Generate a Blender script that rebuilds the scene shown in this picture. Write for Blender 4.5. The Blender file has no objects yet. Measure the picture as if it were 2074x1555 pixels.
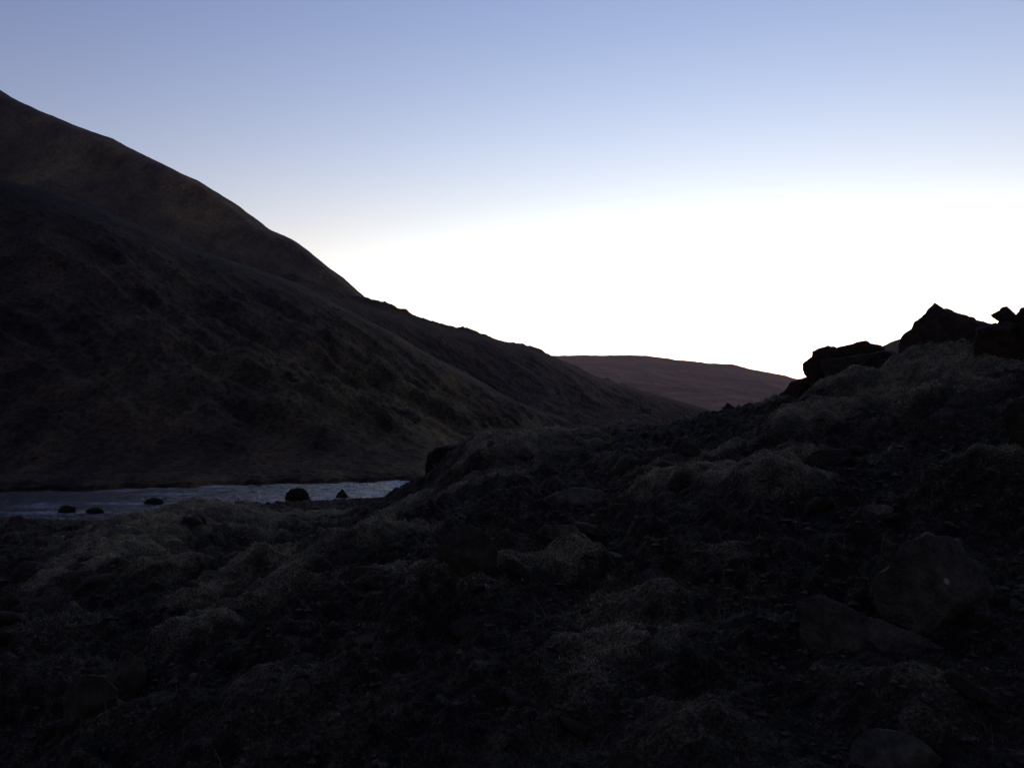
import bpy, bmesh, math
import numpy as np
from mathutils import Vector

sc = bpy.context.scene
C = sc.collection
# ---------------------------------------------------------------- camera
F = 1726.0; CX = 1037.0; CY = 777.5; CAMZ = 4.0
PITCH = math.atan(72.5 / F)
cam = bpy.data.cameras.new('camera'); cam.sensor_width = 36.0; cam.lens = 36.0 * F / 2074.0
cam.clip_start = 0.05; cam.clip_end = 30000
camo = bpy.data.objects.new('camera', cam); C.objects.link(camo)
camo.location = (0, 0, CAMZ); camo.rotation_euler = (math.pi / 2 + PITCH, 0, 0)
sc.camera = camo
# ---------------------------------------------------------------- sky (sun just under the horizon, to the right)
w = bpy.data.worlds.new('World'); sc.world = w; w.use_nodes = True
nt = w.node_tree
sky = nt.nodes.new('ShaderNodeTexSky'); sky.sky_type = 'NISHITA'; sky.sun_disc = False
sky.sun_elevation = math.radians(-3.0); sky.sun_rotation = math.radians(15); sky.altitude = 0
sky.air_density = 1; sky.dust_density = 1; sky.ozone_density = 1.0
def mth(op, a, b=None):
    n = nt.nodes.new('ShaderNodeMath'); n.operation = op
    for k, q in enumerate((a, b)):
        if q is None: continue
        if isinstance(q, (int, float)): n.inputs[k].default_value = q
        else: nt.links.new(q, n.inputs[k])
    return n.outputs[0]
sep = nt.nodes.new('ShaderNodeSeparateColor'); nt.links.new(sky.outputs[0], sep.inputs[0])
com = nt.nodes.new('ShaderNodeCombineColor')
cr = mth('MULTIPLY', mth('POWER', mth('MULTIPLY', sep.outputs[0], 4.82), 1.38), 1.02)
cg = mth('MULTIPLY', mth('POWER', mth('MULTIPLY', sep.outputs[1], 4.82), 1.22), 0.92)
cb = mth('MULTIPLY', mth('POWER', mth('MULTIPLY', sep.outputs[2], 4.82), 0.80), 0.905)
geo = nt.nodes.new('ShaderNodeTexCoord'); dt = nt.nodes.new('ShaderNodeVectorMath'); dt.operation = 'DOT_PRODUCT'
nt.links.new(geo.outputs['Generated'], dt.inputs[0]); _a = math.radians(15); dt.inputs[1].default_value = (math.sin(_a), math.cos(_a), 0.02)
aur = mth('ADD', mth('MULTIPLY', mth('POWER', mth('MAXIMUM', dt.outputs['Value'], 0.0), 4), 0.32), 0.80)   # aureole round the hidden sun
cr, cg, cb = mth('MULTIPLY', cr, aur), mth('MULTIPLY', cg, aur), mth('MULTIPLY', cb, aur)
glow = mth('MULTIPLY', mth('MAXIMUM', mth('SUBTRACT', cr, 0.86), 0.0), 0.36)
nt.links.new(cr, com.inputs[0]); nt.links.new(mth('ADD', cg, mth('MULTIPLY', glow, 0.5)), com.inputs[1]); nt.links.new(mth('ADD', cb, glow), com.inputs[2])
nt.links.new(com.outputs[0], nt.nodes['Background'].inputs[0])
STR = 0.15
nt.nodes['Background'].inputs[1].default_value = STR
sc.view_settings.view_transform = 'Standard'; sc.view_settings.look = 'None'
sc.view_settings.gamma = 1; sc.view_settings.use_curve_mapping = False
sc.view_settings.exposure = math.log2(1 / STR)
sc.cycles.use_denoising = True
sc.cycles.max_bounces = 4

rng = np.random.default_rng(7)
# ---------------------------------------------------------------- noise
_perm = np.random.default_rng(3).permutation(4096)
_g3 = np.random.default_rng(4).normal(size=(4096, 3)); _g3 /= np.linalg.norm(_g3, axis=1)[:, None]
def perlin(x, y, z=None):
    x = np.asarray(x, float); y = np.asarray(y, float); z = np.zeros_like(x) if z is None else np.asarray(z, float)
    xi = np.floor(x).astype(np.int64); yi = np.floor(y).astype(np.int64); zi = np.floor(z).astype(np.int64)
    xf = x - xi; yf = y - yi; zf = z - zi
    f = lambda t: t * t * t * (t * (t * 6 - 15) + 10)
    u, v, ww = f(xf), f(yf), f(zf)
    def g(i, j, k):
        h = _perm[(_perm[(_perm[(xi + i) & 4095] + yi + j) & 4095] + zi + k) & 4095]
        G = _g3[h]
        return G[..., 0] * (xf - i) + G[..., 1] * (yf - j) + G[..., 2] * (zf - k)
    l = lambda a, b, t: a + (b - a) * t
    return l(l(l(g(0,0,0), g(1,0,0), u), l(g(0,1,0), g(1,1,0), u), v), l(l(g(0,0,1), g(1,0,1), u), l(g(0,1,1), g(1,1,1), u), v), ww) * 1.6
def fbm(x, y, z=None, o=4, g=0.5, l=2.03):
    s = 0; a = 1
    for i in range(o):
        s = s + a * perlin(x + 17.3 * i, y - 9.1 * i, z); a *= g
        x = x * l; y = y * l; z = None if z is None else z * l
    return s
def ridge(x, y, z=None, o=3):
    s = 0; a = 1
    for i in range(o):
        s = s + a * (1 - 2 * np.abs(perlin(x + 31.7 * i, y + 5.5 * i, z))); a *= 0.5
        x = x * 2.1; y = y * 2.1; z = None if z is None else z * 2.1
    return s

# ---------------------------------------------------------------- helpers
cp, sp = math.cos(PITCH), math.sin(PITCH)
def P(u, v, d):
    """the point seen at pixel (u, v) of the photograph at horizontal distance d"""
    u = np.asarray(u, float); v = np.asarray(v, float)
    a = (u - CX) / F; b = (CY - v) / F
    yy = cp - b * sp; zz = sp + b * cp
    return np.stack(np.broadcast_arrays(a / yy * d, d + 0 * a, CAMZ + zz / yy * d), -1)
def mesh_obj(name, verts, faces, mat, parent=None, smooth=True, attr=None):
    me = bpy.data.meshes.new(name)
    verts = np.ascontiguousarray(verts, dtype=np.float32); faces = np.ascontiguousarray(faces, dtype=np.int32)
    n = faces.shape[1]
    me.vertices.add(len(verts)); me.vertices.foreach_set('co', verts.ravel())
    me.loops.add(faces.size); me.loops.foreach_set('vertex_index', faces.ravel())
    me.polygons.add(len(faces)); me.polygons.foreach_set('loop_start', np.arange(0, faces.size, n, dtype=np.int32))
    me.polygons.foreach_set('loop_total', np.full(len(faces), n, dtype=np.int32))
    me.polygons.foreach_set('use_smooth', np.full(len(faces), smooth))
    for k, val in (attr or {}).items():
        at = me.attributes.new(k, 'FLOAT', 'POINT'); at.data.foreach_set('value', np.asarray(val, dtype=np.float32).ravel())
    me.update(calc_edges=True); me.validate()
    if mat: me.materials.append(mat)
    o = bpy.data.objects.new(name, me); C.objects.link(o); o.parent = parent
    return o
def grid_faces(nr, nc):
    i = np.arange(nr * nc).reshape(nr, nc)
    return np.stack([i[:-1, :-1], i[:-1, 1:], i[1:, 1:], i[1:, :-1]], -1).reshape(-1, 4)
def tag(o, label=None, cat=None, group=None, kind=None):
    if label: o['label'] = label
    if cat: o['category'] = cat
    if group: o['group'] = group
    if kind: o['kind'] = kind
    return o

# ---------------------------------------------------------------- materials
def new_mat(name):
    m = bpy.data.materials.new(name); m.use_nodes = True
    nt = m.node_tree; b = nt.nodes['Principled BSDF']
    return m, nt, b
def nz(nt, scale, detail=5, rough=0.6, coord=None, stretch=None):
    n = nt.nodes.new('ShaderNodeTexNoise'); n.inputs['Scale'].default_value = scale
    n.inputs['Detail'].default_value = detail; n.inputs['Roughness'].default_value = rough
    src = coord
    if stretch:
        mp = nt.nodes.new('ShaderNodeMapping'); mp.inputs['Scale'].default_value = stretch[0]; mp.inputs['Rotation'].default_value = stretch[1]
        nt.links.new(src, mp.inputs[0]); src = mp.outputs[0]
    nt.links.new(src, n.inputs['Vector'])
    return n.outputs[0]
def ramp(nt, fac, stops):
    r = nt.nodes.new('ShaderNodeValToRGB'); e = r.color_ramp.elements
    while len(e) < len(stops): e.new(0.5)
    for k, (p, c) in enumerate(stops):
        e[k].position = p; e[k].color = (c[0], c[1], c[2], 1)
    nt.links.new(fac, r.inputs[0]); return r.outputs[0]
def mix(nt, fac, a, b, typ='MIX'):
    m = nt.nodes.new('ShaderNodeMixRGB'); m.blend_type = typ
    for k, s in ((0, fac), (1, a), (2, b)):
        if isinstance(s, (int, float)): m.inputs[k].default_value = s
        elif isinstance(s, tuple): m.inputs[k].default_value = (*s, 1)
        else: nt.links.new(s, m.inputs[k])
    return m.outputs[0]
def bump(nt, b, h, strength, dist):
    bp = nt.nodes.new('ShaderNodeBump'); bp.inputs['Strength'].default_value = strength; bp.inputs['Distance'].default_value = dist
    nt.links.new(h, bp.inputs['Height']); nt.links.new(bp.outputs[0], b.inputs['Normal'])
def coordn(nt): return nt.nodes.new('ShaderNodeNewGeometry').outputs['Position']
def dull(b, r=0.95):
    b.inputs['Roughness'].default_value = r; b.inputs['Specular IOR Level'].default_value = 0.15

def mth2(nt, op, a, b):
    n = nt.nodes.new('ShaderNodeMath'); n.operation = op
    for k, q in enumerate((a, b)):
        if isinstance(q, (int, float)): n.inputs[k].default_value = q
        else: nt.links.new(q, n.inputs[k])
    return n.outputs[0]
def hill_mat(name, cols, s, bd, stretch, con=1.0, high=False):
    m, nt, b = new_mat(name); dull(b); p = coordn(nt)
    big = nz(nt, 0.012 * s, 6, 0.65, p, stretch); mid = nz(nt, 0.11 * s, 7, 0.7, p, stretch); fine = nz(nt, 0.9 * s, 5, 0.7, p)
    c = None
    if high:
        sx = nt.nodes.new('ShaderNodeSeparateXYZ'); nt.links.new(p, sx.inputs[0])
        hgt = mth2(nt, 'ADD', mth2(nt, 'MULTIPLY', sx.outputs[2], 1 / 40.0), mth2(nt, 'MULTIPLY', sx.outputs[0], 1 / 180.0))
        hgt = mth2(nt, 'ADD', hgt, mth2(nt, 'MULTIPLY', mid, 0.7))
    c = ramp(nt, big, [(0.38, cols[0]), (0.5, cols[1]), (0.61, cols[2])])
    if high: c = mix(nt, ramp(nt, hgt, [(0.62, (0, 0, 0)), (1.0, (1, 1, 1))]), c, sc3((0.017, 0.0145, 0.014)))
    c = mix(nt, 1.0, c, ramp(nt, mid, [(0.36, (1 - .65 * con,) * 3), (0.52, (1, 1, 1)), (0.66, (1 + .7 * con, 1 + .6 * con, 1 + .5 * con))]), 'MULTIPLY')
    c = mix(nt, 1.0, c, ramp(nt, fine, [(0.36, (1 - .55 * con,) * 3), (0.5, (1, 1, 1)), (0.66, (1 + .6 * con,) * 3)]), 'MULTIPLY')
    nt.links.new(c, b.inputs['Base Color'])
    bump(nt, b, mix(nt, 0.5, mid, fine, 'ADD'), 1.0, bd)
    return m
GR = 1.0
def sc3(c, k=1.0): return (c[0] * k * 1.24, c[1] * k * 1.04, c[2] * k * 0.54)
ROT = ((1, 0.35, 0.5), (0, 0, math.radians(40)))
M_hillA = hill_mat('heath_slope', [sc3((0.022, 0.018, 0.016)), sc3((0.050, 0.039, 0.032)), sc3((0.066, 0.056, 0.036))], 2.2, 1.0, ROT, 1.1, True)
M_hillB = hill_mat('far_heath_slope', [sc3((0.015, 0.010, 0.009)), sc3((0.024, 0.017, 0.014)), sc3((0.034, 0.027, 0.018))], 0.9, 2.5, ROT)
M_hillC = hill_mat('bare_mountain', [sc3((0.022, 0.019, 0.018)), sc3((0.055, 0.047, 0.043)), sc3((0.105, 0.088, 0.066))], 0.45, 2.5, ROT, 0.8)
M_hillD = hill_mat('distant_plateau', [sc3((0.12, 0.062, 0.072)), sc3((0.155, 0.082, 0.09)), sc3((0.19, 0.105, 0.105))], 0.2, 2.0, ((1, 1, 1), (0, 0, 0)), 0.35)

def ground_mat():
    m, nt, b = new_mat('mossy_soil'); dull(b); p = coordn(nt)
    at = nt.nodes.new('ShaderNodeAttribute'); at.attribute_name = 'moss'
    n1 = nz(nt, 1.3, 6, 0.7, p); n2 = nz(nt, 9, 6, 0.7, p); n3 = nz(nt, 60, 4, 0.7, p)
    soil = ramp(nt, n2, [(0.35, sc3((0.007, 0.0065, 0.007))), (0.5, sc3((0.018, 0.017, 0.017))), (0.68, sc3((0.06, 0.057, 0.06)))])
    moss = ramp(nt, n2, [(0.33, sc3((0.06, 0.056, 0.045))), (0.5, sc3((0.14, 0.132, 0.115))), (0.68, sc3((0.25, 0.235, 0.21)))])
    oliv = mix(nt, ramp(nt, n1, [(0.45, (0, 0, 0)), (0.6, (1, 1, 1))]), moss, (0.075, 0.066, 0.036))
    c = mix(nt, at.outputs['Fac'], soil, oliv)
    c = mix(nt, 1.0, c, ramp(nt, n3, [(0.38, (0.25, 0.25, 0.25)), (0.5, (1, 1, 1)), (0.64, (2.1, 2.1, 2.1))]), 'MULTIPLY')
    nt.links.new(c, b.inputs['Base Color'])
    bump(nt, b, mix(nt, 0.35, n2, n3), 1.0, 0.08)
    return m
M_ground = ground_mat()
def rock_mat(name, a, bb, lich, spots=True):
    m, nt, b = new_mat(name); dull(b, 0.85)
    tc = nt.nodes.new('ShaderNodeTexCoord').outputs['Object']
    n1 = nz(nt, 2.2, 7, 0.7, tc); n2 = nz(nt, 14, 6, 0.75, tc); n3 = nz(nt, 55, 4, 0.7, tc)
    c = ramp(nt, n1, [(0.35, sc3(a)), (0.65, sc3(bb))])
    c = mix(nt, 1.0, c, ramp(nt, n2, [(0.35, (0.5, 0.5, 0.5)), (0.65, (1.5, 1.5, 1.5))]), 'MULTIPLY')
    if spots:
        v = nt.nodes.new('ShaderNodeTexVoronoi'); v.inputs['Scale'].default_value = 7; nt.links.new(tc, v.inputs['Vector'])
        k = mix(nt, 1.0, ramp(nt, v.outputs['Distance'], [(0.10, (1, 1, 1)), (0.17, (0, 0, 0))]), ramp(nt, n1, [(0.54, (0, 0, 0)), (0.6, (1, 1, 1))]), 'MULTIPLY')
        c = mix(nt, k, c, sc3(lich))
    nt.links.new(c, b.inputs['Base Color'])
    bump(nt, b, mix(nt, 0.4, n2, n3), 0.8, 0.05)
    return m
M_rock = rock_mat('dark_basalt', (0.020, 0.019, 0.020), (0.045, 0.042, 0.042), (0.28, 0.29, 0.29))
M_rockbrown = rock_mat('brown_basalt', (0.022, 0.017, 0.016), (0.05, 0.038, 0.035), (0.2, 0.2, 0.18), False)
M_rockgrey = rock_mat('grey_lichened_basalt', (0.028, 0.029, 0.032), (0.072, 0.073, 0.08), (0.35, 0.37, 0.38))
M_rockpale = rock_mat('pale_weathered_stone', (0.085, 0.095, 0.105), (0.14, 0.155, 0.165), (0.45, 0.47, 0.46))
M_rockwet = rock_mat('wet_black_rock', (0.008, 0.008, 0.009), (0.018, 0.017, 0.018), (0.1, 0.1, 0.1), False)
def blade_mat(name, a, bb, fs=3.0):
    m, nt, b = new_mat(name); dull(b, 0.9); p = coordn(nt)
    nt.links.new(ramp(nt, nz(nt, fs, 6, 0.8, p), [(0.36, sc3(a)), (0.64, sc3(bb))]), b.inputs['Base Color'])
    return m
M_fuzz = blade_mat('woolly_moss', (0.09, 0.087, 0.082), (0.60, 0.585, 0.62), 24.0)
M_grass = blade_mat('brown_grass', (0.015, 0.013, 0.010), (0.13, 0.11, 0.08), 18.0)
M_straw = blade_mat('dry_straw', (0.13, 0.10, 0.07), (0.22, 0.18, 0.13))

# ---------------------------------------------------------------- the near ground: a thin-plate surface through surveyed points
ctrl = [  # u, v, distance
 (0,1555,5.0),(500,1555,4.0),(1037,1555,3.4),(1600,1555,3.0),(2074,1555,2.8),(-500,1555,5.6),(2600,1555,2.6),
 (0,1300,8.0),(500,1300,6.0),(1037,1300,4.8),(1600,1300,4.2),(2074,1300,3.8),(2700,1250,3.6),(-600,1250,9.5),
 (0,1180,12),(210,1180,10.5),(700,1150,8.0),(1037,1150,6.5),(1600,1150,5.3),(2074,1150,4.7),
 (100,1120,16),(200,1095,20),(300,1062,30),(0,1085,25),(-500,1090,25),
 (300,1108,14),(370,1070,17),(450,1050,21),(560,1037,27),(650,1024,33),
 (500,1100,14),(650,1070,17),(760,1092,12),(800,1060,13.5),(740,1045,25),(780,1018,36),
 (885,1000,15.2),(862,1026,14.3),(905,955,16),(960,915,16.5),(1040,905,17),(1120,903,17.5),(1185,898,18),
 (900,1010,27),(1000,995,26),(1200,960,30),(830,1015,30),
 (900,1030,12),(1037,1050,9.3),(1200,1000,11),(1200,940,14.5),(1350,930,13),(1500,1000,8.3),(1500,930,10.5),
 (1350,880,19),(1420,858,22),(1460,846,24),(1500,841,20),(1560,835,17),(1600,836,15.5),(1650,828,14.8),(1720,812,14),(1790,780,13.2),
 (1840,738,12.5),(1900,734,12),(1950,735,11.5),(2074,737,11),(2000,755,13),(1900,758,14),(2300,690,10.5),(2700,640,9),
 (1600,900,10),(1800,1000,7.3),(1800,930,8.8),(1800,840,10.8),(2074,1000,6.0),(2074,930,7.6),(2074,840,9.2),(1950,770,10.6),
 (1950,790,17),(2300,790,18),(1720,830,21),(1600,850,24),(1500,870,32),(1350,900,30),
 (2074,900,30),(1700,900,34),
]
ctrl = np.array(ctrl, float)
cpnt = P(ctrl[:, 0], ctrl[:, 1], ctrl[:, 2])
shore = []
for u, z, d in [(-900,0,34),(-400,0,34),(0,0,34.8),(300,0,35.6),(560,0,38),(700,0,41.0),(870,0,44.5),(1100,0,52),(1500,0,62),(2074,0,66),(2700,0,66),
                (-900,-.6,38),(0,-.6,38),(560,-.6,42),(870,-.6,48),(1300,-.6,62),(2074,-.6,75),
                (-900,-.8,75),(0,-.8,75),(870,-.8,75),(1500,-.8,80),(2600,-.6,85)]:
    q = P(u, 850, d); shore.append((q[0], q[1], z))
cpnt = np.vstack([cpnt, shore])
def st(x, y): return np.stack([x / y * 2.2, np.log(y)], -1)
S = st(cpnt[:, 0], cpnt[:, 1])
def tk(r2): return np.where(r2 > 1e-12, 0.5 * r2 * np.log(np.maximum(r2, 1e-12)), 0)
n = len(S); K = tk(((S[:, None] - S[None]) ** 2).sum(-1)) + np.eye(n) * 0.0006
Q = np.hstack([np.ones((n, 1)), S]); A = np.block([[K, Q], [Q.T, np.zeros((3, 3))]])
sol = np.linalg.solve(A, np.concatenate([cpnt[:, 2], np.zeros(3)]))
def base_h(x, y):
    x = np.asarray(x, float); y = np.asarray(y, float); sh = np.broadcast(x, y).shape
    X = st(np.broadcast_to(x, sh).ravel(), np.broadcast_to(y, sh).ravel()); out = np.empty(len(X))
    for a in range(0, len(X), 40000):
        q = X[a:a + 40000]; r2 = ((q[:, None] - S[None]) ** 2).sum(-1)
        out[a:a + 40000] = tk(r2) @ sol[:n] + sol[n] + q @ sol[n + 1:]
    return out.reshape(sh)
def hit(u, v, fn):
    d = np.exp(np.linspace(math.log(1.5), math.log(70), 1500)); p = P(u, v, 1.0) - np.array([0, 0, CAMZ])
    x, y, z = p[0] * d, p[1] * d, CAMZ + p[2] * d
    h = fn(x, y); k = np.nonzero(z < h)[0]
    k = k[0] if len(k) else len(d) - 1
    return np.array([x[k], y[k], h[k]])
# moss cushions: pixel of the middle, half width (m), half length (m), height, turn (deg), mossiness
mounds_px = [
 (1025,940,1.15,1.0,.26,20,1),(975,965,.6,.6,.12,30,1),(1140,925,.7,.5,.20,0,1),(960,1000,.9,.8,.10,40,.8),
 (1400,1040,.62,.5,.24,-10,1),(1500,1050,.6,.5,.20,0,1),(1560,1060,.45,.4,.12,0,.8),
 (1130,1200,.42,.22,.13,20,1),(1040,1225,.36,.22,.12,25,1),(930,1260,.38,.30,.12,20,1),(850,1290,.25,.3,.10,20,.9),
 (430,1085,2.0,1.0,.24,15,1),(330,1125,1.5,.8,.22,25,1),(540,1065,2.2,1.2,.08,10,1),(620,1050,1.7,1.2,.06,5,.9),
 (480,1215,.5,.35,.16,20,.9),(420,1240,.4,.3,.14,30,1),(520,1190,.5,.35,.14,10,.9),(350,1190,.8,.5,.16,20,.8),
 (350,1350,.34,.28,.14,20,1),(400,1330,.3,.25,.12,20,1),(110,1350,.5,.35,.15,10,.3),(60,1420,.5,.4,.15,0,.2),
 (1640,1030,.3,.25,.13,0,1),(2010,1050,.5,.4,.20,-20,1),(2080,1020,.5,.4,.20,-20,1),
 (1250,1300,.3,.25,.10,0,.9),(1300,1270,.28,.2,.09,0,.9),(1240,1380,.3,.22,.09,10,1),(1320,1350,.25,.2,.07,0,.8),
 (1640,880,.8,.5,.22,10,1),(1690,845,.7,.5,.22,10,1),(1760,815,.9,.5,.14,15,1),(1620,860,.5,.4,.15,0,1),
 (1870,765,1.3,.7,.07,10,1),(2000,760,1.2,.6,.05,0,1),(1940,830,.8,.6,.18,0,.7),(1850,870,.6,.4,.12,0,.6),
 (1850,1470,.22,.18,.08,-20,1),(1900,1500,.22,.2,.07,-20,.9),(1750,1430,.2,.2,.05,0,.7),
 (600,1180,.6,.35,.12,20,.8),(700,1230,.4,.25,.12,30,.7),(790,1130,.6,.4,.14,40,.9),(760,1200,.4,.3,.1,30,.7),
 (1250,960,.6,.4,.15,0,.7),(1330,985,.4,.3,.12,0,.7),(1450,950,.7,.4,.13,0,.8),(1560,960,.5,.35,.12,0,.8),
 (60,1200,1.2,.6,.25,0,.2),(140,1150,1.5,.7,.25,5,.45),(30,1120,2.0,.8,.2,0,.2),(180,1100,2.0,.8,.15,5,.3),
 (1480,1180,.3,.2,.06,0,.6),(1150,1450,.25,.2,.07,0,.6),(900,1420,.25,.2,.07,0,.6),(650,1430,.3,.2,.08,10,.7),
 (480,1480,.3,.25,.08,0,.6),(300,1500,.35,.3,.1,0,.6),(760,1500,.25,.2,.06,0,.5),(1400,1500,.2,.18,.05,0,.5),
]
mounds = []
for (u, v, rx, ry, h, a, mo) in mounds_px:
    p = hit(u, v, base_h); mounds.append((p[0], p[1], rx, ry, h, math.radians(a), mo))
spines_px = [   # mossy ribs running down the slope: pixels along the crest line, half width (m), height (m), mossiness
 ([(480,1056),(430,1062),(370,1074),(300,1114),(240,1162),(200,1195)], .85, .30, 1),
 ([(1180,908),(1110,906),(1050,904),(975,922),(940,962)], .60, .24, 1),
 ([(850,1038),(790,1068),(750,1108),(690,1152),(600,1202),(520,1252),(470,1275)], .33, .15, .95),
 ([(1150,1170),(1080,1195),(1020,1220),(920,1240),(860,1265),(815,1315)], .20, .14, 1),
 ([(430,1315),(350,1345),(290,1375)], .24, .12, 1),
 ([(1320,1045),(1350,1006),(1400,990),(1480,1000),(1560,1025),(1600,1055)], .30, .18, 1),
 ([(2090,1010),(1990,1015),(1930,1065)], .28, .14, 1),
 ([(1580,842),(1640,815),(1690,800),(1740,790)], .45, .12, 1)]
spines = []
for pts_, w_, h_, m_ in spines_px:
    q_ = np.array([hit(u, v, base_h)[:2] for u, v in pts_]); spines.append((q_, w_, h_, m_))
def mound_sum(x, y):
    hs = np.zeros_like(x); ms = np.zeros_like(x)
    ux = x + 0.10 * perlin(x * 1.7 + 9, y * 1.7); uy = y + 0.10 * perlin(x * 1.7, y * 1.7 + 19)
    for q_, w_, h_, m_ in spines:
        d2 = np.full_like(x, 1e9)
        for a_, b_ in zip(q_[:-1], q_[1:]):
            e_ = b_ - a_; t_ = np.clip(((ux - a_[0]) * e_[0] + (uy - a_[1]) * e_[1]) / (e_ @ e_), 0, 1)
            d2 = np.minimum(d2, (ux - a_[0] - t_ * e_[0]) ** 2 + (uy - a_[1] - t_ * e_[1]) ** 2)
        e = np.exp(-(d2 / w_ ** 2) ** 1.15); hs = np.maximum(hs, h_ * e / 1.2); ms = np.maximum(ms, m_ * e)
    wx = x + 0.16 * perlin(x * 2.1, y * 2.1 + 40); wy = y + 0.16 * perlin(x * 2.1 + 70, y * 2.1)
    for (mx, my, rx, ry, h, a, mo) in mounds:
        c, s = math.cos(a), math.sin(a); dx = wx - mx; dy = wy - my
        r2 = ((dx * c + dy * s) / rx) ** 2 + ((-dx * s + dy * c) / ry) ** 2
        e = np.exp(-r2 ** 1.45 * 0.85); hs = np.maximum(hs, h * e) + 0.25 * np.minimum(hs, h * e); ms = np.maximum(ms, mo * e)
    return hs, ms
def land(x, y, full=False):
    x = np.asarray(x, float); y = np.asarray(y, float)
    b = base_h(x, y); hs, ms = mound_sum(x, y)
    fade = np.clip((b - 0.05) / 0.5, 0.12, 1)
    d = fbm(x * 0.55, y * 0.55, o=3) * 0.12 + ridge(x * 1.3 + 9, y * 1.3, o=3) * 0.085 + fbm(x * 4.5, y * 4.5, o=3) * 0.045 * (1 - 0.4 * ms) + np.abs(perlin(x * 6.3, y * 6.3 + 9)) * 0.085 * (1 - 0.6 * ms) + np.abs(perlin(x * 13.7, y * 13.7 + 3)) * 0.036 * (1 - 0.5 * ms)
    d = d + np.maximum(0, fbm(x * 2.6 + 5, y * 2.6, o=2)) * 0.15 * (1 - ms)
    near = np.clip((y - 1.0) / 4, 0.25, 1)
    h = b + hs * 1.45 * np.minimum(fade, 1) + d * fade * near
    if not full: return h
    mo = np.clip((ms * 1.35 + 0.55 * fbm(x * 0.9 + 50, y * 0.9, o=5, g=0.6) - 0.2) * np.clip(0.42 + (y - 4.5) / 6, 0.42, 1), 0, 1)  # moss mask fades near the camera, painting in darkening at the frame's bottom
    return h, mo
NR, NC = 950, 1000
tt = np.linspace(math.log(0.9), math.log(85), NR); ss = np.linspace(-1.25, 1.25, NC)
ss = np.sign(ss) * (np.abs(ss) ** 1.15)
yy = np.exp(tt)[:, None] + 0 * ss[None]; xx = ss[None] * yy
hh, moss_shade = land(xx, yy, True)
def smooth2(a, k):
    for ax in (0, 1):
        p = np.apply_along_axis(lambda q: np.convolve(np.pad(q, k, mode='edge'), np.ones(2 * k + 1) / (2 * k + 1), 'valid'), ax, a); a = p
    return a
dhs = np.gradient(smooth2(hh, 3), axis=1) / np.gradient(xx, axis=1)
dht = (np.gradient(smooth2(hh, 3), axis=0) - dhs * np.gradient(xx, axis=0)) / np.gradient(yy, axis=0)
slope = 1 / np.sqrt(1 + dhs ** 2 + dht ** 2)
moss_shade = moss_shade * np.clip((slope - 0.66 + 0.05 * perlin(xx * 3, yy * 3)) / 0.15, 0.0, 1)      # moss cut from the steep sides, putting their shade into the colour
def lookup(x, y):
    fi = (np.log(y) - tt[0]) / (tt[1] - tt[0]); s_ = x / y; fj = np.interp(s_, ss, np.arange(NC))
    fi = np.clip(fi, 0, NR - 1.001); fj = np.clip(fj, 0, NC - 1.001); i = fi.astype(int); j = fj.astype(int); a = fi - i; b = fj - j
    g = lambda A: A[i, j] * (1 - a) * (1 - b) + A[i + 1, j] * a * (1 - b) + A[i, j + 1] * (1 - a) * b + A[i + 1, j + 1] * a * b
    return g(hh), g(moss_shade)
ground = mesh_obj('ground', np.stack([xx, yy, hh], -1).reshape(-1, 3), grid_faces(NR, NC), M_ground, attr={'moss': moss_shade})
tag(ground, 'dark mossy lava slope falling from the right down to the river', kind='structure')
valley = mesh_obj('valley_floor', np.array([(-4200, -400, -1.4), (4200, -400, -1.4), (4200, 4400, -1.4), (-4200, 4400, -1.4)]), np.array([[0, 1, 2, 3]]), M_ground, smooth=False, attr={'moss': [0.4] * 4})
tag(valley, 'dark valley floor running out to the far hills', kind='structure')

# ---------------------------------------------------------------- hills
def catmull(V, m):
    n = len(V); t = np.linspace(0, n - 1, m); i = np.minimum(t.astype(int), n - 2); f = (t - i)[:, None, None]
    g = lambda k: V[np.clip(k, 0, n - 1)]
    p0, p1, p2, p3 = g(i - 1), g(i), g(i + 1), g(i + 2)
    return 0.5 * ((2 * p1) + (-p0 + p2) * f + (2 * p0 - 5 * p1 + 4 * p2 - p3) * f ** 2 + (-p0 + 3 * p1 - 3 * p2 + p3) * f ** 3)
def hill(name, lines, u0, u1, nu, nrow, mat, label, noise, crest):
    """lines: from the foot over the crest to the back, each a list of (u, v, distance)"""
    us = np.linspace(u0, u1, nu); V = []
    for L in lines:
        L = np.array(L, float)
        v = np.interp(us, L[:, 0], L[:, 1]); d = np.interp(us, L[:, 0], L[:, 2])
        k = max(3, nu // 110) | 1; ker = np.hanning(k + 2)[1:-1]; ker /= ker.sum()
        pad = lambda a: np.convolve(np.pad(a, k // 2, mode='edge'), ker, 'valid')
        V.append(P(us, pad(v), 1.0) * [1, 1, 1]); 
        dd = pad(d); q = V[-1]; V[-1] = np.stack([q[:, 0] * dd, dd, CAMZ + (q[:, 2] - CAMZ) * dd], -1)
    V = catmull(np.array(V), nrow)
    x, y, z = V[..., 0], V[..., 1], V[..., 2]
    env = np.linspace(0, 1, nrow)[:, None]; cr_ = crest / (len(lines) - 1)
    dn = noise(x, y, z)
    z = z + dn * np.clip(env * 6, 0.15, 1) * (1 - 0.92 * np.exp(-((env - cr_) / 0.08) ** 2))
    o = mesh_obj(name, np.stack([x, y, z], -1).reshape(-1, 3), grid_faces(nrow, nu), mat)
    return tag(o, label, kind='structure')
r2 = math.sqrt(0.5)
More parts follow.
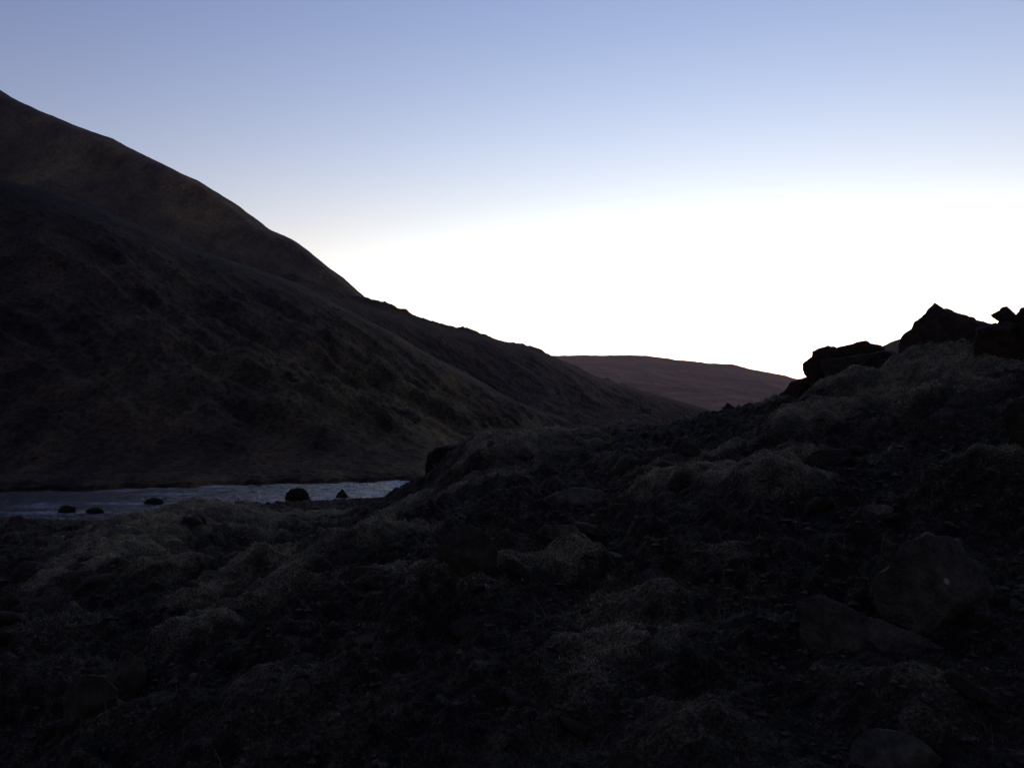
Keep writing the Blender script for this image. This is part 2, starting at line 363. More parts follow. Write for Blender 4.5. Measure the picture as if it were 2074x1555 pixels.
# near left slope, across the river
ridgeA = [(-900,52,150),(-500,192,155),(-200,297,160),(0,367,160),(100,387,160),(200,427,160),(300,467,162),(400,509,164),(500,542,166),(600,574,168),(700,626,168),(800,676,170),(860,714,171),(950,764,173),(1050,816,176),(1150,854,180),(1190,876,184),(1300,889,190)]
farshore = np.array([(-900,1005,44.5),(0,996,47.3),(380,986,50.8),(450,983,51.9),(860,973,56.1),(950,950,69),(1050,925,92),(1200,893,160),(1300,888,182)])
_u = np.linspace(-900, 1300, 180); farshore = np.stack([_u, np.interp(_u, farshore[:, 0], farshore[:, 1]), np.interp(_u, farshore[:, 0], farshore[:, 2])], -1)
farshore[:, 2] += np.where(_u < 940, fbm(_u / 70.0, _u * 0 + 2.2, o=4) * 1.3, 0)
def off(L, dd, dz): return [(u, 850 + (CAMZ - dz) * F / (d + dd), d + dd) for u, v, d in L]
linesA = [off(farshore, -1.5, -1.0), off(farshore, 0, 0.0), off(farshore, 0.6, 0.32), off(farshore, 3.5, 0.62),
          [(-900,938,62),(0,933,64),(400,933,64),(700,930,66),(860,923,72),(950,912,82),(1050,893,110),(1200,885,165),(1300,887,184)]]
def mixL(a, b, t, dv=0):
    us = np.linspace(-900, 1300, 45); A_ = np.array(a, float); B_ = np.array(b, float); o = []
    for u in us:
        pa = P(u, np.interp(u, A_[:, 0], A_[:, 1]), np.interp(u, A_[:, 0], A_[:, 2])); pb = P(u, np.interp(u, B_[:, 0], B_[:, 1]), np.interp(u, B_[:, 0], B_[:, 2]))
        q = pa * (1 - t) + pb * t; q[2] += dv
        o.append((CX + 0 * u + (q[0] / q[1]) * F, 850 - (q[2] - CAMZ) / q[1] * F, q[1]))
    return o
linesA += [mixL(linesA[4], ridgeA, 0.3, -1.0), mixL(linesA[4], ridgeA, 0.65, -0.6), ridgeA, [(u, v + 25, d + 25) for u, v, d in ridgeA], [(u, min(v + 170, 905), d + 80) for u, v, d in ridgeA]]
def noiseA(x, y, z):
    a = (x + y) * r2; b = (x - y) * r2
    up = np.clip((z - 0.9) / 3, 0, 1)
    s = ridge(a * 0.05 + 3, b * 0.016, o=3) * 1.7 + ridge(a * 0.13 + 9, b * 0.03, o=2) * 0.5 * np.clip(1.4 - z / 30, 0.2, 1) + fbm(a * 0.16, b * 0.08, o=4) * 0.9 + np.maximum(0, fbm(x * 0.7, y * 0.7, o=3)) * 0.55
    return (s - 1.7) * up + fbm(x * 0.9 + 4, y * 0.9, o=3) * 0.10
hillA = hill('hill', linesA, -900, 1300, 1100, 620, M_hillA, 'nearest dark heath slope rising from the far river bank on the left', noiseA, 7)
ridgeB = [(300,532,380),(500,572,400),(600,578,420),(700,612,440),(740,620,450),(800,637,460),(870,660,480),(960,678,510),(1080,710,560),(1135,732,590),(1200,760,630),(1300,791,700),(1400,818,790),(1460,836,860),(1560,862,950)]
footB = [(300,800,250),(600,850,260),(900,872,280),(1100,876,285),(1200,872,320),(1300,870,350),(1400,862,480),(1560,868,800)]
midB = [(300,620,320),(600,700,340),(740,728,350),(900,745,385),(1000,776,405),(1100,792,430),(1200,815,470),(1300,832,520),(1400,840,640),(1560,862,880)]
def noiseB(x, y, z):
    a = (x + y) * r2; b = (x - y) * r2
    return ridge(a * 0.02 + 3, b * 0.008, o=3) * 2.2 + fbm(x * 0.06, y * 0.06, o=5) * 2.0 + np.maximum(0, fbm(x * 0.25, y * 0.25, o=3)) * 1.0 - 4
hillB = hill('hill', [[(u, v + 8, d - 15) for u, v, d in footB], footB, midB, ridgeB, [(u, v + 12, d + 60) for u, v, d in ridgeB], [(u, 850, d + 260) for u, v, d in ridgeB]], 300, 1560, 900, 420, M_hillB,
      'long dark spur sloping down to the valley mouth behind the nearest slope', noiseB, 3)
ridgeC = [(-900,-252,900),(-400,8,850),(0,191,800),(50,216,795),(150,258,785),(250,303,775),(335,338,765),(400,370,755),(450,403,750),(500,443,745),(545,470,740),(600,493,735),(650,533,730),(700,573,725),(745,612,720),(800,658,720),(950,768,720)]
footC = [(-900,700,400),(0,760,400),(400,800,420),(700,830,450),(950,848,470)]
def mixC(t, dv):
    us = np.linspace(-900, 950, 40); A_ = np.array(footC, float); B_ = np.array(ridgeC, float)
    return [(u, np.interp(u, A_[:, 0], A_[:, 1]) * (1 - t) + np.interp(u, B_[:, 0], B_[:, 1]) * t + dv, np.interp(u, A_[:, 0], A_[:, 2]) * (1 - t) + np.interp(u, B_[:, 0], B_[:, 2]) * t) for u in us]
def noiseC(x, y, z):
    a = (x * 0.75 + y * 0.66); b = (x * 0.66 - y * 0.75)
    return ridge(a * 0.011 + 3.3, b * 0.0035, o=3) * 4.5 + fbm(x * 0.02, y * 0.02, o=5) * 2.4 - 6
hillC = hill('hill', [footC, mixC(.3, 6), mixC(.6, 4), mixC(.85, -4), ridgeC, [(u, v + 20, d + 90) for u, v, d in ridgeC], [(u, v + 200, d + 400) for u, v, d in ridgeC]], -900, 950, 800, 420, M_hillC,
      'high smooth bare mountainside with stepped shoulders in the upper left', noiseC, 4)
ridgeD = [(500,749,2700),(900,737,2600),(1100,731,2500),(1140,729,2500),(1170,727.5,2500),(1310,730,2500),(1400,739,2500),(1500,750,2450),(1580,764,2400),(1615,773,2400),(1700,794,2400),(2100,809,2400),(2600,809,2400)]
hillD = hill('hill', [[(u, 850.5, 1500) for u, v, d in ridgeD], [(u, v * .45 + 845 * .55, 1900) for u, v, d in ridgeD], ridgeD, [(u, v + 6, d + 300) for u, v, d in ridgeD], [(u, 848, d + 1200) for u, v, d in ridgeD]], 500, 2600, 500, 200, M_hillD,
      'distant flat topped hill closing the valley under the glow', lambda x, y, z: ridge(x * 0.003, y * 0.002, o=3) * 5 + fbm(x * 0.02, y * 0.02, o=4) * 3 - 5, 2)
ridgeE = [(1300,850,1200),(1440,842,1150),(1520,822,1100),(1600,795,1050),(1680,770,1000),(1720,745,980),(1770,718,960),(1805,702,950),(1835,693,940),(1900,686,930),(2100,700,930),(2700,640,900)]
hillE = hill('hill', [[(u, 853, 600) for u, v, d in ridgeE], [(u, v * .45 + 848 * .55, d * .8) for u, v, d in ridgeE], ridgeE, [(u, v + 6, d + 90) for u, v, d in ridgeE], [(u, 848, d + 400) for u, v, d in ridgeE]], 1300, 2700, 500, 200, M_hillB,
      'low dark hill shoulder behind the rocks on the right', lambda x, y, z: fbm(x * 0.02, y * 0.02, o=5) * 2.5 - 1.5, 2)

# ---------------------------------------------------------------- river
def water_mat():
    m, nt, b = new_mat('river_water'); p = coordn(nt)
    b.inputs['Base Color'].default_value = (0.012, 0.016, 0.02, 1); b.inputs['Roughness'].default_value = 0.16; b.inputs['IOR'].default_value = 1.33
    at = nt.nodes.new('ShaderNodeAttribute'); at.attribute_name = 'foam_sheen'
    n1 = nz(nt, 1.6, 5, 0.65, p, ((1, 2.4, 1), (0, 0, math.radians(10)))); n2 = nz(nt, 9, 4, 0.6, p, ((1, 2.2, 1), (0, 0, math.radians(10))))
    f = mix(nt, 1.0, at.outputs['Fac'], ramp(nt, n2, [(0.42, (0, 0, 0)), (0.62, (1, 1, 1))]), 'MULTIPLY')
    nt.links.new(mix(nt, f, (0.008, 0.010, 0.012), (0.62, 0.66, 0.68)), b.inputs['Base Color'])
    nt.links.new(mix(nt, f, (0.16, 0.16, 0.16), (0.8, 0.8, 0.8)), b.inputs['Roughness'])
    bump(nt, b, mix(nt, 0.3, n1, n2), 1.0, 0.4)
    return m
M_water = water_mat()
river_rocks_px = [(600, 1016), (692, 1009), (308, 1019), (135, 1037), (190, 1037), (820, 1000), (460, 985), (400, 1000)]
wx = np.linspace(-62, 22, 900); wy = np.concatenate([np.linspace(31, 62, 460), np.linspace(62.3, 190, 60)])
X, Y = np.meshgrid(wx, wy)
Z = fbm(X * 0.5 + 3, Y * 1.1, o=4) * 0.06 + ridge(X * 1.3, Y * 2.4, o=3) * 0.03
Z = Z * np.clip((X + 46) / 30, 0.3, 1)
foam_sheen = np.clip((fbm(X * 0.16 + 11, Y * 0.35 + 2, o=3) - 0.42) * 2.2, 0, 1) * 0.6
foam_sheen = np.maximum(foam_sheen, np.clip((X + 16) / 8, 0, 1) * np.clip(0.5 + fbm(X * 0.5, Y * 0.9 + 7, o=4) * 1.4, 0, 1) * 1.0)  # right reach made paler too: sky brightness painted into the water colour
for u, v in river_rocks_px:
    d = CAMZ * F / (v - 850); q = P(u, v, d)
    foam_sheen = np.maximum(foam_sheen, 0.9 * np.exp(-(((X - q[0] + 0.9) / 1.8) ** 2 + ((Y - q[1] + 0.2) / 0.5) ** 2)))
river = mesh_obj('water', np.stack([X, Y, Z], -1).reshape(-1, 3), grid_faces(len(wy), len(wx)), M_water, attr={'foam_sheen': foam_sheen})
tag(river, 'shallow rippling river catching the pale dusk sky', kind='structure')

# ---------------------------------------------------------------- rocks traced as closed bodies of real size
def outline_rock(name, pts, mat, label, cat='boulder', thick=0.8, d=None, rough=0.07, planes=7, power=0.55, seed=0, contact=None, group=None, n=150, rows=60, shift=0.25, facet=0.5):
    pts = np.array(pts, float)
    ub, vb = pts[:, 0].mean(), pts[:, 1].max()
    auto = d is None
    if d is None:
        c = contact or (ub, vb - (0.38 if name == 'flat_rock' else 0.2) * (vb - pts[:, 1].min())); d = hit(c[0], c[1], land)[1]
    q = P(pts[:, 0], pts[:, 1], d); xz = q[:, [0, 2]]
    ctr = xz.mean(0); size = xz.max(0) - xz.min(0)
    w_ = size[0]; th = thick * w_ / 2
    ycen = d + (0.85 if auto else shift) * th
    # resample the outline by length
    cl = np.vstack([xz, xz[:1]]); L = np.concatenate([[0], np.cumsum(np.linalg.norm(np.diff(cl, axis=0), axis=1))])
    t = np.linspace(0, L[-1], n, endpoint=False); ox = np.interp(t, L, cl[:, 0]) - ctr[0]; oz = np.interp(t, L, cl[:, 1]) - ctr[1]
    ph = np.linspace(-math.pi / 2, math.pi / 2, rows)[1:-1]
    sc_ = np.cos(ph) ** power; yo = np.sign(np.sin(ph)) * np.abs(np.sin(ph)) ** 0.9
    x = ox[None] * sc_[:, None]; z = oz[None] * sc_[:, None]; y = yo[:, None] * th + 0 * x
    V = np.stack([x, y, z], -1).reshape(-1, 3)
    V = np.vstack([V, [[0, -th, 0]], [[0, th, 0]]])
    V[:, 0] += V[:, 1] * ctr[0] / ycen; V[:, 2] += V[:, 1] * (ctr[1] - CAMZ) / ycen     # depth sheared along the view ray, keeping the traced outline
    s = 1.0 / max(size.max(), 1e-3); k = seed * 13.7
    nn = V / (np.linalg.norm(V, axis=1)[:, None] + 1e-9)
    # facets: broad flat chips, then fine grain
    cellular = ridge(V[:, 0] * s * 2.2 + k, V[:, 2] * s * 2.2 - k, V[:, 1] * s * 2.2, o=2)
    fine = fbm(V[:, 0] * s * 6 + k, V[:, 2] * s * 6, V[:, 1] * s * 6 + k, o=6, g=0.66)
    edge = np.concatenate([np.repeat(np.clip(np.abs(yo) * 1.8, 0.65, 1), n), [1, 1]])
    disp = (cellular * 0.8 * facet + fine * 1.0) * rough * size.max() * edge
    V = V + nn * (disp - 0.3 * rough * size.max() * edge)[:, None]
    rr = np.random.default_rng(seed + 500); hw = size / 2
    for _ in range(planes):                                   # broken faces on the near side
        nv = np.array([rr.normal() * .55, rr.normal() * .45 + .15, -1.0]); nv = nv[[0, 2, 1]]; nv /= np.linalg.norm(nv)
        t = (V / np.array([hw[0], th, hw[1]])) @ nv; cc = rr.uniform(0.42, 0.72)
        V -= (np.maximum(0, t - cc) * 0.85)[:, None] * nv * np.array([hw[0], th, hw[1]])
    R = rows - 2; i = np.arange(R * n).reshape(R, n); j = np.roll(i, -1, 1)
    quads = np.stack([i[:-1], j[:-1], j[1:], i[1:]], -1).reshape(-1, 4)
    a = R * n
    c0 = np.stack([np.full(n, a), j[0], i[0], i[0]], -1); c1 = np.stack([np.full(n, a + 1), i[-1], j[-1], j[-1]], -1)
    bm = bmesh.new(); vs = [bm.verts.new(v) for v in V]
    for f in quads: bm.faces.new([vs[m] for m in f])
    for f in c0: bm.faces.new([vs[f[0]], vs[f[1]], vs[f[2]]])
    for f in c1: bm.faces.new([vs[f[0]], vs[f[1]], vs[f[2]]])
    bmesh.ops.recalc_face_normals(bm, faces=bm.faces)
    for f in bm.faces: f.smooth = True
    me = bpy.data.meshes.new(name); bm.to_mesh(me); bm.free(); me.materials.append(mat)
    o = bpy.data.objects.new(name, me); C.objects.link(o); o.location = (ctr[0], ycen, ctr[1])
    return tag(o, label, cat, group)

R = outline_rock
R('boulder', [(1828,716),(1833,690),(1836,680),(1856,664),(1862,652),(1876,641),(1890,625),(1900,614),(1906,611),(1925,624),(1950,632),(1972,637),(1990,645),(2015,652),(2045,656),(2060,730),(1950,742),(1835,735)], M_rockbrown,
  'big peaked boulder standing on the mossy crest at the right skyline', d=12.4, thick=0.8, seed=1, rough=0.032, facet=0.2, planes=2)
R('boulder', [(1637,762),(1630,748),(1630,736),(1640,728),(1649,722),(1650,711),(1663,705),(1681,699),(1696,701),(1712,712),(1728,730),(1735,775),(1690,800),(1650,785)], M_rockbrown,
  'overhanging blunt nosed crag at the left end of the skyline outcrop', d=14.6, thick=1.0, seed=2, rough=0.032, facet=0.2, planes=2)
R('boulder', [(1690,712),(1703,702),(1725,697),(1741,692),(1760,689),(1770,694),(1790,698),(1799,704),(1796,711),(1760,722),(1715,729),(1692,724)], M_rockbrown,
  'flat slab lying on top of the skyline outcrop', d=14.5, thick=1.1, seed=3, rough=0.032, facet=0.2, planes=2)
R('boulder', [(1668,728),(1700,722),(1740,718),(1775,712),(1800,707),(1822,710),(1838,720),(1845,775),(1780,800),(1690,800)], M_rockbrown,
  'grey brown block under the flat slab of the skyline outcrop', d=14.2, thick=1.0, seed=4, rough=0.032, facet=0.2, planes=2)
R('boulder', [(1572,838),(1574,815),(1582,800),(1596,788),(1608,772),(1622,768),(1640,762),(1680,768),(1700,800),(1690,830),(1640,845)], M_rockbrown,
  'dark stepped rock below the blunt crag where the far hill meets the ridge', d=15.2, thick=1.0, seed=5, rough=0.032, facet=0.2, planes=2)
R('boulder', [(1462,856),(1468,842),(1488,836),(1512,833),(1530,824),(1548,819),(1562,811),(1580,806),(1600,830),(1580,860),(1510,870)], M_rockbrown,
  'low knobbly rock at the foot of the ridge left of the stepped rock', d=17.5, thick=0.9, seed=33, rough=0.05)
R('boulder', [(2011,637),(2029,628),(2030,625),(2036,621),(2045,621),(2054,629),(2063,637),(2075,640),(2085,665),(2040,675),(2022,662),(2029,650),(2018,643)], M_rockbrown,
  'small jagged rock with a pointed beak on the skyline at the right edge', d=11.2, thick=0.9, seed=6, rough=0.03)
R('boulder', [(1990,665),(2015,655),(2050,652),(2085,650),(2130,655),(2150,725),(2060,740),(1985,725)], M_rockbrown,
  'low broad rock carrying the jagged beak at the right edge', d=11.0, thick=0.9, seed=7, rough=0.05)
R('boulder', [(2063,640),(2068,630),(2076,624),(2100,612),(2140,622),(2150,670),(2080,680)], M_rockbrown,
  'rock cut by the right frame edge on the skyline', d=10.8, thick=0.9, seed=8, rough=0.05)
R('boulder', [(576,1010),(579,999),(588,992),(600,989),(612,991),(622,999),(624,1010),(615,1022),(585,1022)], M_rockwet,
  'round black rock standing in the middle of the river', 'rock', d=41.5, thick=0.9, seed=9, rough=0.085)
R('boulder', [(679,1006),(684,998),(688,995),(692,989),(697,995),(703,1003),(706,1010),(700,1015),(684,1014)], M_rock,
  'small pointed rock in the river right of the round black rock', 'rock', d=43.5, thick=0.9, seed=10, rough=0.04)
R('boulder', [(290,1018),(296,1012),(308,1009),(322,1011),(329,1016),(326,1026),(293,1026)], M_rockwet,
  'flat low rock in the river left of the round black rock', 'rock', d=40.5, thick=0.9, seed=11, rough=0.085)
R('boulder', [(116,1034),(121,1028),(131,1024),(145,1026),(152,1032),(150,1046),(119,1046)], M_rockwet,
  'leftmost dark rock at the near water edge beside white ripples', 'rock', d=36.8, thick=0.9, seed=12, rough=0.085)
R('boulder', [(172,1036),(178,1031),(190,1028),(202,1031),(208,1037),(205,1048),(176,1048)], M_rockwet,
  'second dark rock at the near water edge beside white ripples', 'rock', d=36.2, thick=0.9, seed=13, rough=0.085)
R('boulder', [(862,1000),(860,960),(862,935),(868,918),(880,908),(911,904),(940,903),(965,915),(980,960),(960,1030),(880,1030)], M_rockwet,
  'black upright rock face behind the moss mound at the end of the river', d=19.0, thick=1.0, seed=14, rough=0.045)
R('boulder', [(1184,930),(1187,895),(1192,880),(1206,874),(1228,878),(1255,880),(1285,893),(1300,930),(1240,950)], M_rock,
  'dark lumpy rock on the crest right of the moss mound', d=17.3, thick=1.0, seed=15, rough=0.05)
R('boulder', [(881,1125),(890,1090),(910,1071),(953,1070),(988,1087),(1012,1118),(1004,1152),(983,1180),(955,1215),(905,1215),(880,1175)], M_rock,
  'smooth rounded dark boulder in the middle of the slope', thick=0.9, seed=16, rough=0.03, power=0.45)
R('flat_rock', [(1082,1088),(1102,1071),(1131,1066),(1170,1070),(1178,1086),(1160,1106),(1128,1120),(1100,1108)], M_rockgrey,
  'flat rock with white lichen spots right of the rounded boulder', 'rock', thick=1.0, seed=17, rough=0.03, power=0.35)
R('flat_rock', [(1080,1036),(1100,1018),(1124,1006),(1171,993),(1222,998),(1240,1014),(1230,1034),(1198,1050),(1130,1058),(1090,1050)], M_rockgrey,
  'wide grey slab on the slope above the lichen spotted rock', 'rock', thick=1.0, seed=18, rough=0.03, power=0.4)
R('flat_rock', [(1760,1034),(1770,1027),(1790,1024),(1815,1027),(1834,1036),(1822,1049),(1792,1062),(1768,1052)], M_rockpale,
  'pale bluish flat stone on the dark right slope', 'rock', thick=1.0, seed=19, rough=0.02, power=0.4)
R('flat_rock', [(1768,1012),(1776,1009),(1785,1013),(1787,1023),(1776,1028),(1768,1022)], M_rockpale,
  'small pale stone just above the pale flat stone', 'rock', thick=1.0, seed=20, rough=0.04)
R('boulder', [(1808,1220),(1812,1189),(1841,1168),(1862,1143),(1884,1114),(1923,1098),(1994,1101),(2014,1143),(2048,1171),(2071,1214),(2068,1268),(2012,1310),(1941,1330),(1891,1300),(1830,1280),(1812,1245)], M_rockgrey,
  'biggest grey boulder with pale specks low on the right', thick=0.9, seed=21, rough=0.05, power=0.45, contact=(1935, 1285))
R('flat_rock', [(1650,1262),(1668,1236),(1709,1230),(1744,1245),(1809,1277),(1891,1302),(1962,1339),(1940,1372),(1880,1380),(1780,1365),(1691,1362),(1655,1320)], M_rockgrey,
  'long tilted slab leaning out from under the biggest grey boulder', 'rock', thick=0.7, seed=22, rough=0.05, power=0.4, contact=(1780, 1330))
R('boulder', [(193,1380),(213,1362),(228,1350),(232,1330),(244,1322),(258,1332),(272,1346),(288,1362),(280,1395),(256,1424),(214,1412)], M_rockgrey,
  'sharp pointed rock at the lower left with a pale edge', thick=0.7, seed=23, rough=0.03, power=0.35)
R('boulder', [(236,1312),(240,1298),(262,1294),(283,1296),(291,1330),(280,1350),(245,1345)], M_rock,
  'square topped block behind the sharp pointed rock', thick=0.9, seed=24, rough=0.03, power=0.35)
R('boulder', [(100,1430),(118,1395),(150,1378),(193,1384),(218,1412),(214,1470),(160,1500),(112,1485)], M_rock,
  'rounded dark boulder in front of the sharp pointed rock at the lower left', thick=0.9, seed=25, rough=0.04)
R('flat_rock', [(672,1306),(684,1298),(710,1297),(745,1286),(764,1290),(758,1305),(736,1320),(688,1330)], M_rockgrey,
  'long narrow grey stone in the middle left foreground', 'rock', thick=0.7, seed=26, rough=0.03)
R('flat_rock', [(680,1286),(692,1274),(709,1267),(716,1272),(704,1284),(688,1293)], M_rockgrey,
  'thin stone just above the long narrow grey stone', 'rock', thick=0.7, seed=27, rough=0.04)
R('flat_rock', [(564,1402),(578,1386),(606,1380),(624,1396),(622,1418),(600,1434),(572,1426)], M_rockgrey,
  'light grey stone in the bottom left foreground right of the pointed rock', 'rock', thick=0.8, seed=28, rough=0.04)
R('boulder', [(1750,1580),(1762,1530),(1798,1500),(1836,1504),(1905,1528),(1950,1570),(1900,1620),(1800,1620)], M_rockgrey,
  'grey rock at the bottom edge of the frame on the right', thick=0.9, seed=29, rough=0.04)
R('boulder', [(2052,850),(2060,820),(2078,806),(2110,800),(2140,860),(2130,930),(2070,920)], M_rock,
  'dark boulder at the right edge halfway up the slope', thick=0.9, seed=30, rough=0.05)
R('boulder', [(1240,1555),(1255,1530),(1285,1528),(1300,1550),(1295,1580),(1245,1580)], M_rock,
  'small dark rock at the very bottom of the frame right of the middle', 'rock', thick=0.9, seed=31, rough=0.05)
R('flat_rock', [(655,1140),(672,1126),(700,1124),(716,1134),(700,1150),(668,1154)], M_rock,
  'low dark rock between the left moss ridge and the rounded boulder', 'rock', thick=0.9, seed=32, rough=0.05)

# ---------------------------------------------------------------- loose stones: one mesh per kind, copied
def stone_mesh(name, seed, mat, sub=3):
    bm = bmesh.new(); bmesh.ops.create_icosphere(bm, subdivisions=sub, radius=0.5)
    r = np.random.default_rng(seed); V = np.array([v.co[:] for v in bm.verts])
    for _ in range(9):
        nrm = r.normal(size=3); nrm /= np.linalg.norm(nrm); c = r.uniform(0.24, 0.4)
        t = V @ nrm; V -= np.maximum(0, t - c)[:, None] * nrm * 0.92
    nn = V / np.linalg.norm(V, axis=1)[:, None]
    V += nn * (fbm(V[:, 0] * 4 + seed, V[:, 1] * 4, V[:, 2] * 4, o=4) * 0.035)[:, None]
    V *= np.array([1, r.uniform(0.6, 0.9), r.uniform(0.4, 0.75)])
    for v, c in zip(bm.verts, V): v.co = c
    for f in bm.faces: f.smooth = True
    me = bpy.data.meshes.new(name); bm.to_mesh(me); bm.free(); me.materials.append(mat); return me
def scatter_uv(n, u0, u1, v0, v1):
    out = []
    while len(out) < n:
        u = rng.uniform(u0, u1); v = rng.uniform(v0, v1); p = hit(u, v, base_h)
        if p[2] > 0.15 and p[1] < 34: out.append((u, v, p))
    return out
ORD = ['nearest', 'second', 'third', 'fourth', 'fifth', 'sixth', 'seventh', 'eighth', 'ninth', 'tenth', 'eleventh', 'twelfth', 'thirteenth', 'fourteenth', 'fifteenth', 'sixteenth', 'seventeenth', 'eighteenth', 'nineteenth', 'twentieth']
MARKS = [(603, 1003, 'round black river rock'), (900, 950, 'black upright rock face'), (1235, 900, 'lumpy crest rock'), (950, 1140, 'rounded dark boulder'),
         (1160, 1022, 'wide grey slab'), (1130, 1095, 'lichen spotted flat rock'), (1795, 1042, 'pale flat stone'), (1935, 1210, 'biggest grey boulder'),
         (1780, 1300, 'long tilted slab'), (240, 1370, 'sharp pointed rock'), (160, 1430, 'rounded lower left boulder'), (715, 1308, 'long narrow grey stone'),
         (595, 1405, 'light grey foreground stone'), (1850, 1540, 'rock at the bottom right edge'), (2065, 860, 'dark boulder at the right edge'), (1270, 1550, 'small rock at the bottom edge'),
         (690, 1140, 'low dark rock'), (130, 1035, 'leftmost river rock'), (1450, 1010, 'round moss mound'), (1620, 810, 'stepped rock under the crag')]
FARMARKS = [(600, 1000, 'round black river rock'), (880, 920, 'black upright rock face'), (740, 600, 'foot of the bare mountain'), (135, 1000, 'leftmost river rock'), (10, 360, 'slope top at the left edge'), (400, 500, 'middle of the slope crest')]
def name_stones(items, what, marks, group, cat):
    rel = {}
    for u, v, o in items:
        k = min(range(len(marks)), key=lambda q: (marks[q][0] - u) ** 2 + (marks[q][1] - v) ** 2); du, dv = u - marks[k][0], v - marks[k][1]
        side = ('right of' if du > 0 else 'left of') if abs(du) > abs(dv) else ('below' if dv > 0 else 'above')
        rel.setdefault((k, side), []).append((du * du + dv * dv, o))
    for (k, side), L in rel.items():
        L.sort(key=lambda q: q[0])
        for n_, (_, o) in enumerate(L):
            wd = ORD[n_] if n_ < len(ORD) else 'farthest'; 
            tag(o, (f'{what} just {side} the {marks[k][2]}' if n_ == 0 else f'{wd} {what} {side} the {marks[k][2]}'), cat, group)
def place_stones(n, meshes, px0, px1, box, what, cat, group, name):
    items = []
    for k, (u, v, p) in enumerate(scatter_uv(n, *box)):
        z = float(lookup(np.array([p[0]]), np.array([p[1]]))[0][0])
        s = (px0 + (px1 - px0) * rng.uniform() ** 2.2) / F * p[1]
        o = bpy.data.objects.new(name, meshes[k % len(meshes)]); C.objects.link(o)
        o.location = (p[0], p[1], z - 0.04 * s); o.scale = (s, s * rng.uniform(.7, 1.2), s * rng.uniform(.5, 1.0))
        o.rotation_euler = (rng.uniform(-.6, .6), rng.uniform(-.6, .6), rng.uniform(0, 6.28))
        items.append((u, v, o))
    name_stones(items, what, MARKS, group, cat)
dk = [stone_mesh('stone', 40 + k, M_rock) for k in range(6)] + [stone_mesh('stone', 50 + k, M_rockbrown) for k in range(4)]
gy = [stone_mesh('stone', 60 + k, M_rockgrey) for k in range(7)]
pl = [stone_mesh('pebble', 70 + k, M_rockpale, 2) for k in range(4)]
place_stones(122, dk, 16, 130, (0, 2074, 860, 1550), 'dark angular stone', 'stone', 'dark stones strewn over the near slope', 'stone')
place_stones(90, gy, 12, 75, (0, 2074, 880, 1550), 'greyish angular stone', 'stone', 'greyish stones strewn over the near slope', 'stone')
place_stones(55, pl, 4, 9, (550, 2074, 900, 1550), 'tiny pale pebble', 'pebble', 'pale pebbles on the near slope', 'pebble')
# stones on the slope across the river
def land_on(obj, n, u0, u1, v0, v1, meshes, px, what, group):
    items = []
    dep = bpy.context.evaluated_depsgraph_get(); made = 0
    while made < n:
        u = rng.uniform(u0, u1); v = rng.uniform(v0, v1); q = P(u, v, 100.0); dr = Vector(q) - camo.location; dr.normalize()
        ok, loc, nrm, _ = obj.ray_cast(camo.location, dr)
        if not ok: continue
        s = rng.uniform(*px) / F * loc.y
        o = bpy.data.objects.new('stone', meshes[made % len(meshes)]); C.objects.link(o); o.location = loc; o.scale = (s, s, s * 0.9)
        o.rotation_euler = (rng.uniform(-.4, .4), rng.uniform(-.4, .4), rng.uniform(0, 6.28)); items.append((u, v, o)); made += 1
    name_stones(items, what, FARMARKS, group, 'boulder')
bpy.context.view_layer.update()
land_on(hillA, 42, 0, 900, 430, 960, gy, (5, 13), 'grey boulder on the far slope', 'boulders on the slope across the river')
land_on(hillA, 42, 0, 1100, 500, 985, dk, (6, 16), 'dark boulder on the far slope', 'dark boulders on the slope across the river')

# ---------------------------------------------------------------- moss, grass, gravel: stuff
def blades(name, N, keep, lmin, lmax, wid, mat, lean, label, seed, tmax=34.0, seg=2):
    r = np.random.default_rng(seed)
    t = r.uniform(math.log(1.6), math.log(tmax), N); s = r.uniform(-0.85, 0.85, N)
    y = np.exp(t); x = s * y; h, mo = lookup(x, y)
    k = (h > 0.12) & (r.uniform(size=N) < keep(mo, x, y)); x, y, h, mo = x[k], y[k], h[k], mo[k]; n_ = len(x)
    g = (y / 5.0) ** 0.55
    ln = r.uniform(lmin, lmax, n_) * g * (0.8 + 0.5 * np.clip(fbm(x * 1.5, y * 1.5, o=2), -1, 1)); wd = wid * g * r.uniform(.6, 1.3, n_)
    az = r.uniform(0, 6.283, n_); pr = fbm(x * 0.8 + 7, y * 0.8, o=2) * 3 + 2.5; la = lean * r.uniform(.2, 1.2, n_)
    dx = np.cos(pr) * la * .7 + np.cos(az) * la * .6; dy = np.sin(pr) * la * .7 + np.sin(az) * la * .6
    px, py = np.cos(az + 1.3), np.sin(az + 1.3)
    rows = []
    for i in range(seg + 1):
        f = i / seg; ww = wd * (1 - f) * .5 if i < seg else wd * 0.06
        cx = x + dx * ln * f ** 1.6; cy = y + dy * ln * f ** 1.6; cz = h - 0.006 + ln * f * (1 - 0.35 * la * f)
        rows.append(np.stack([cx - px * ww, cy - py * ww, cz], -1)); rows.append(np.stack([cx + px * ww, cy + py * ww, cz], -1))
    V = np.stack(rows, 1).reshape(-1, 3); m_ = 2 * (seg + 1); b0 = np.arange(n_)[:, None] * m_
    Fc = np.concatenate([b0 + np.array([[2 * i, 2 * i + 1, 2 * i + 3, 2 * i + 2]]) for i in range(seg)], 0)
    o = mesh_obj(name, V, Fc, mat, smooth=False); return tag(o, label, name.replace('_', ' '), kind='stuff')
blades('moss', 420000, lambda m, x, y: np.clip(m * 1.3 - .15, 0, 1), .012, .030, .006, M_fuzz, 1.0, 'woolly grey green moss on the mounds of the near slope', 11, seg=1)
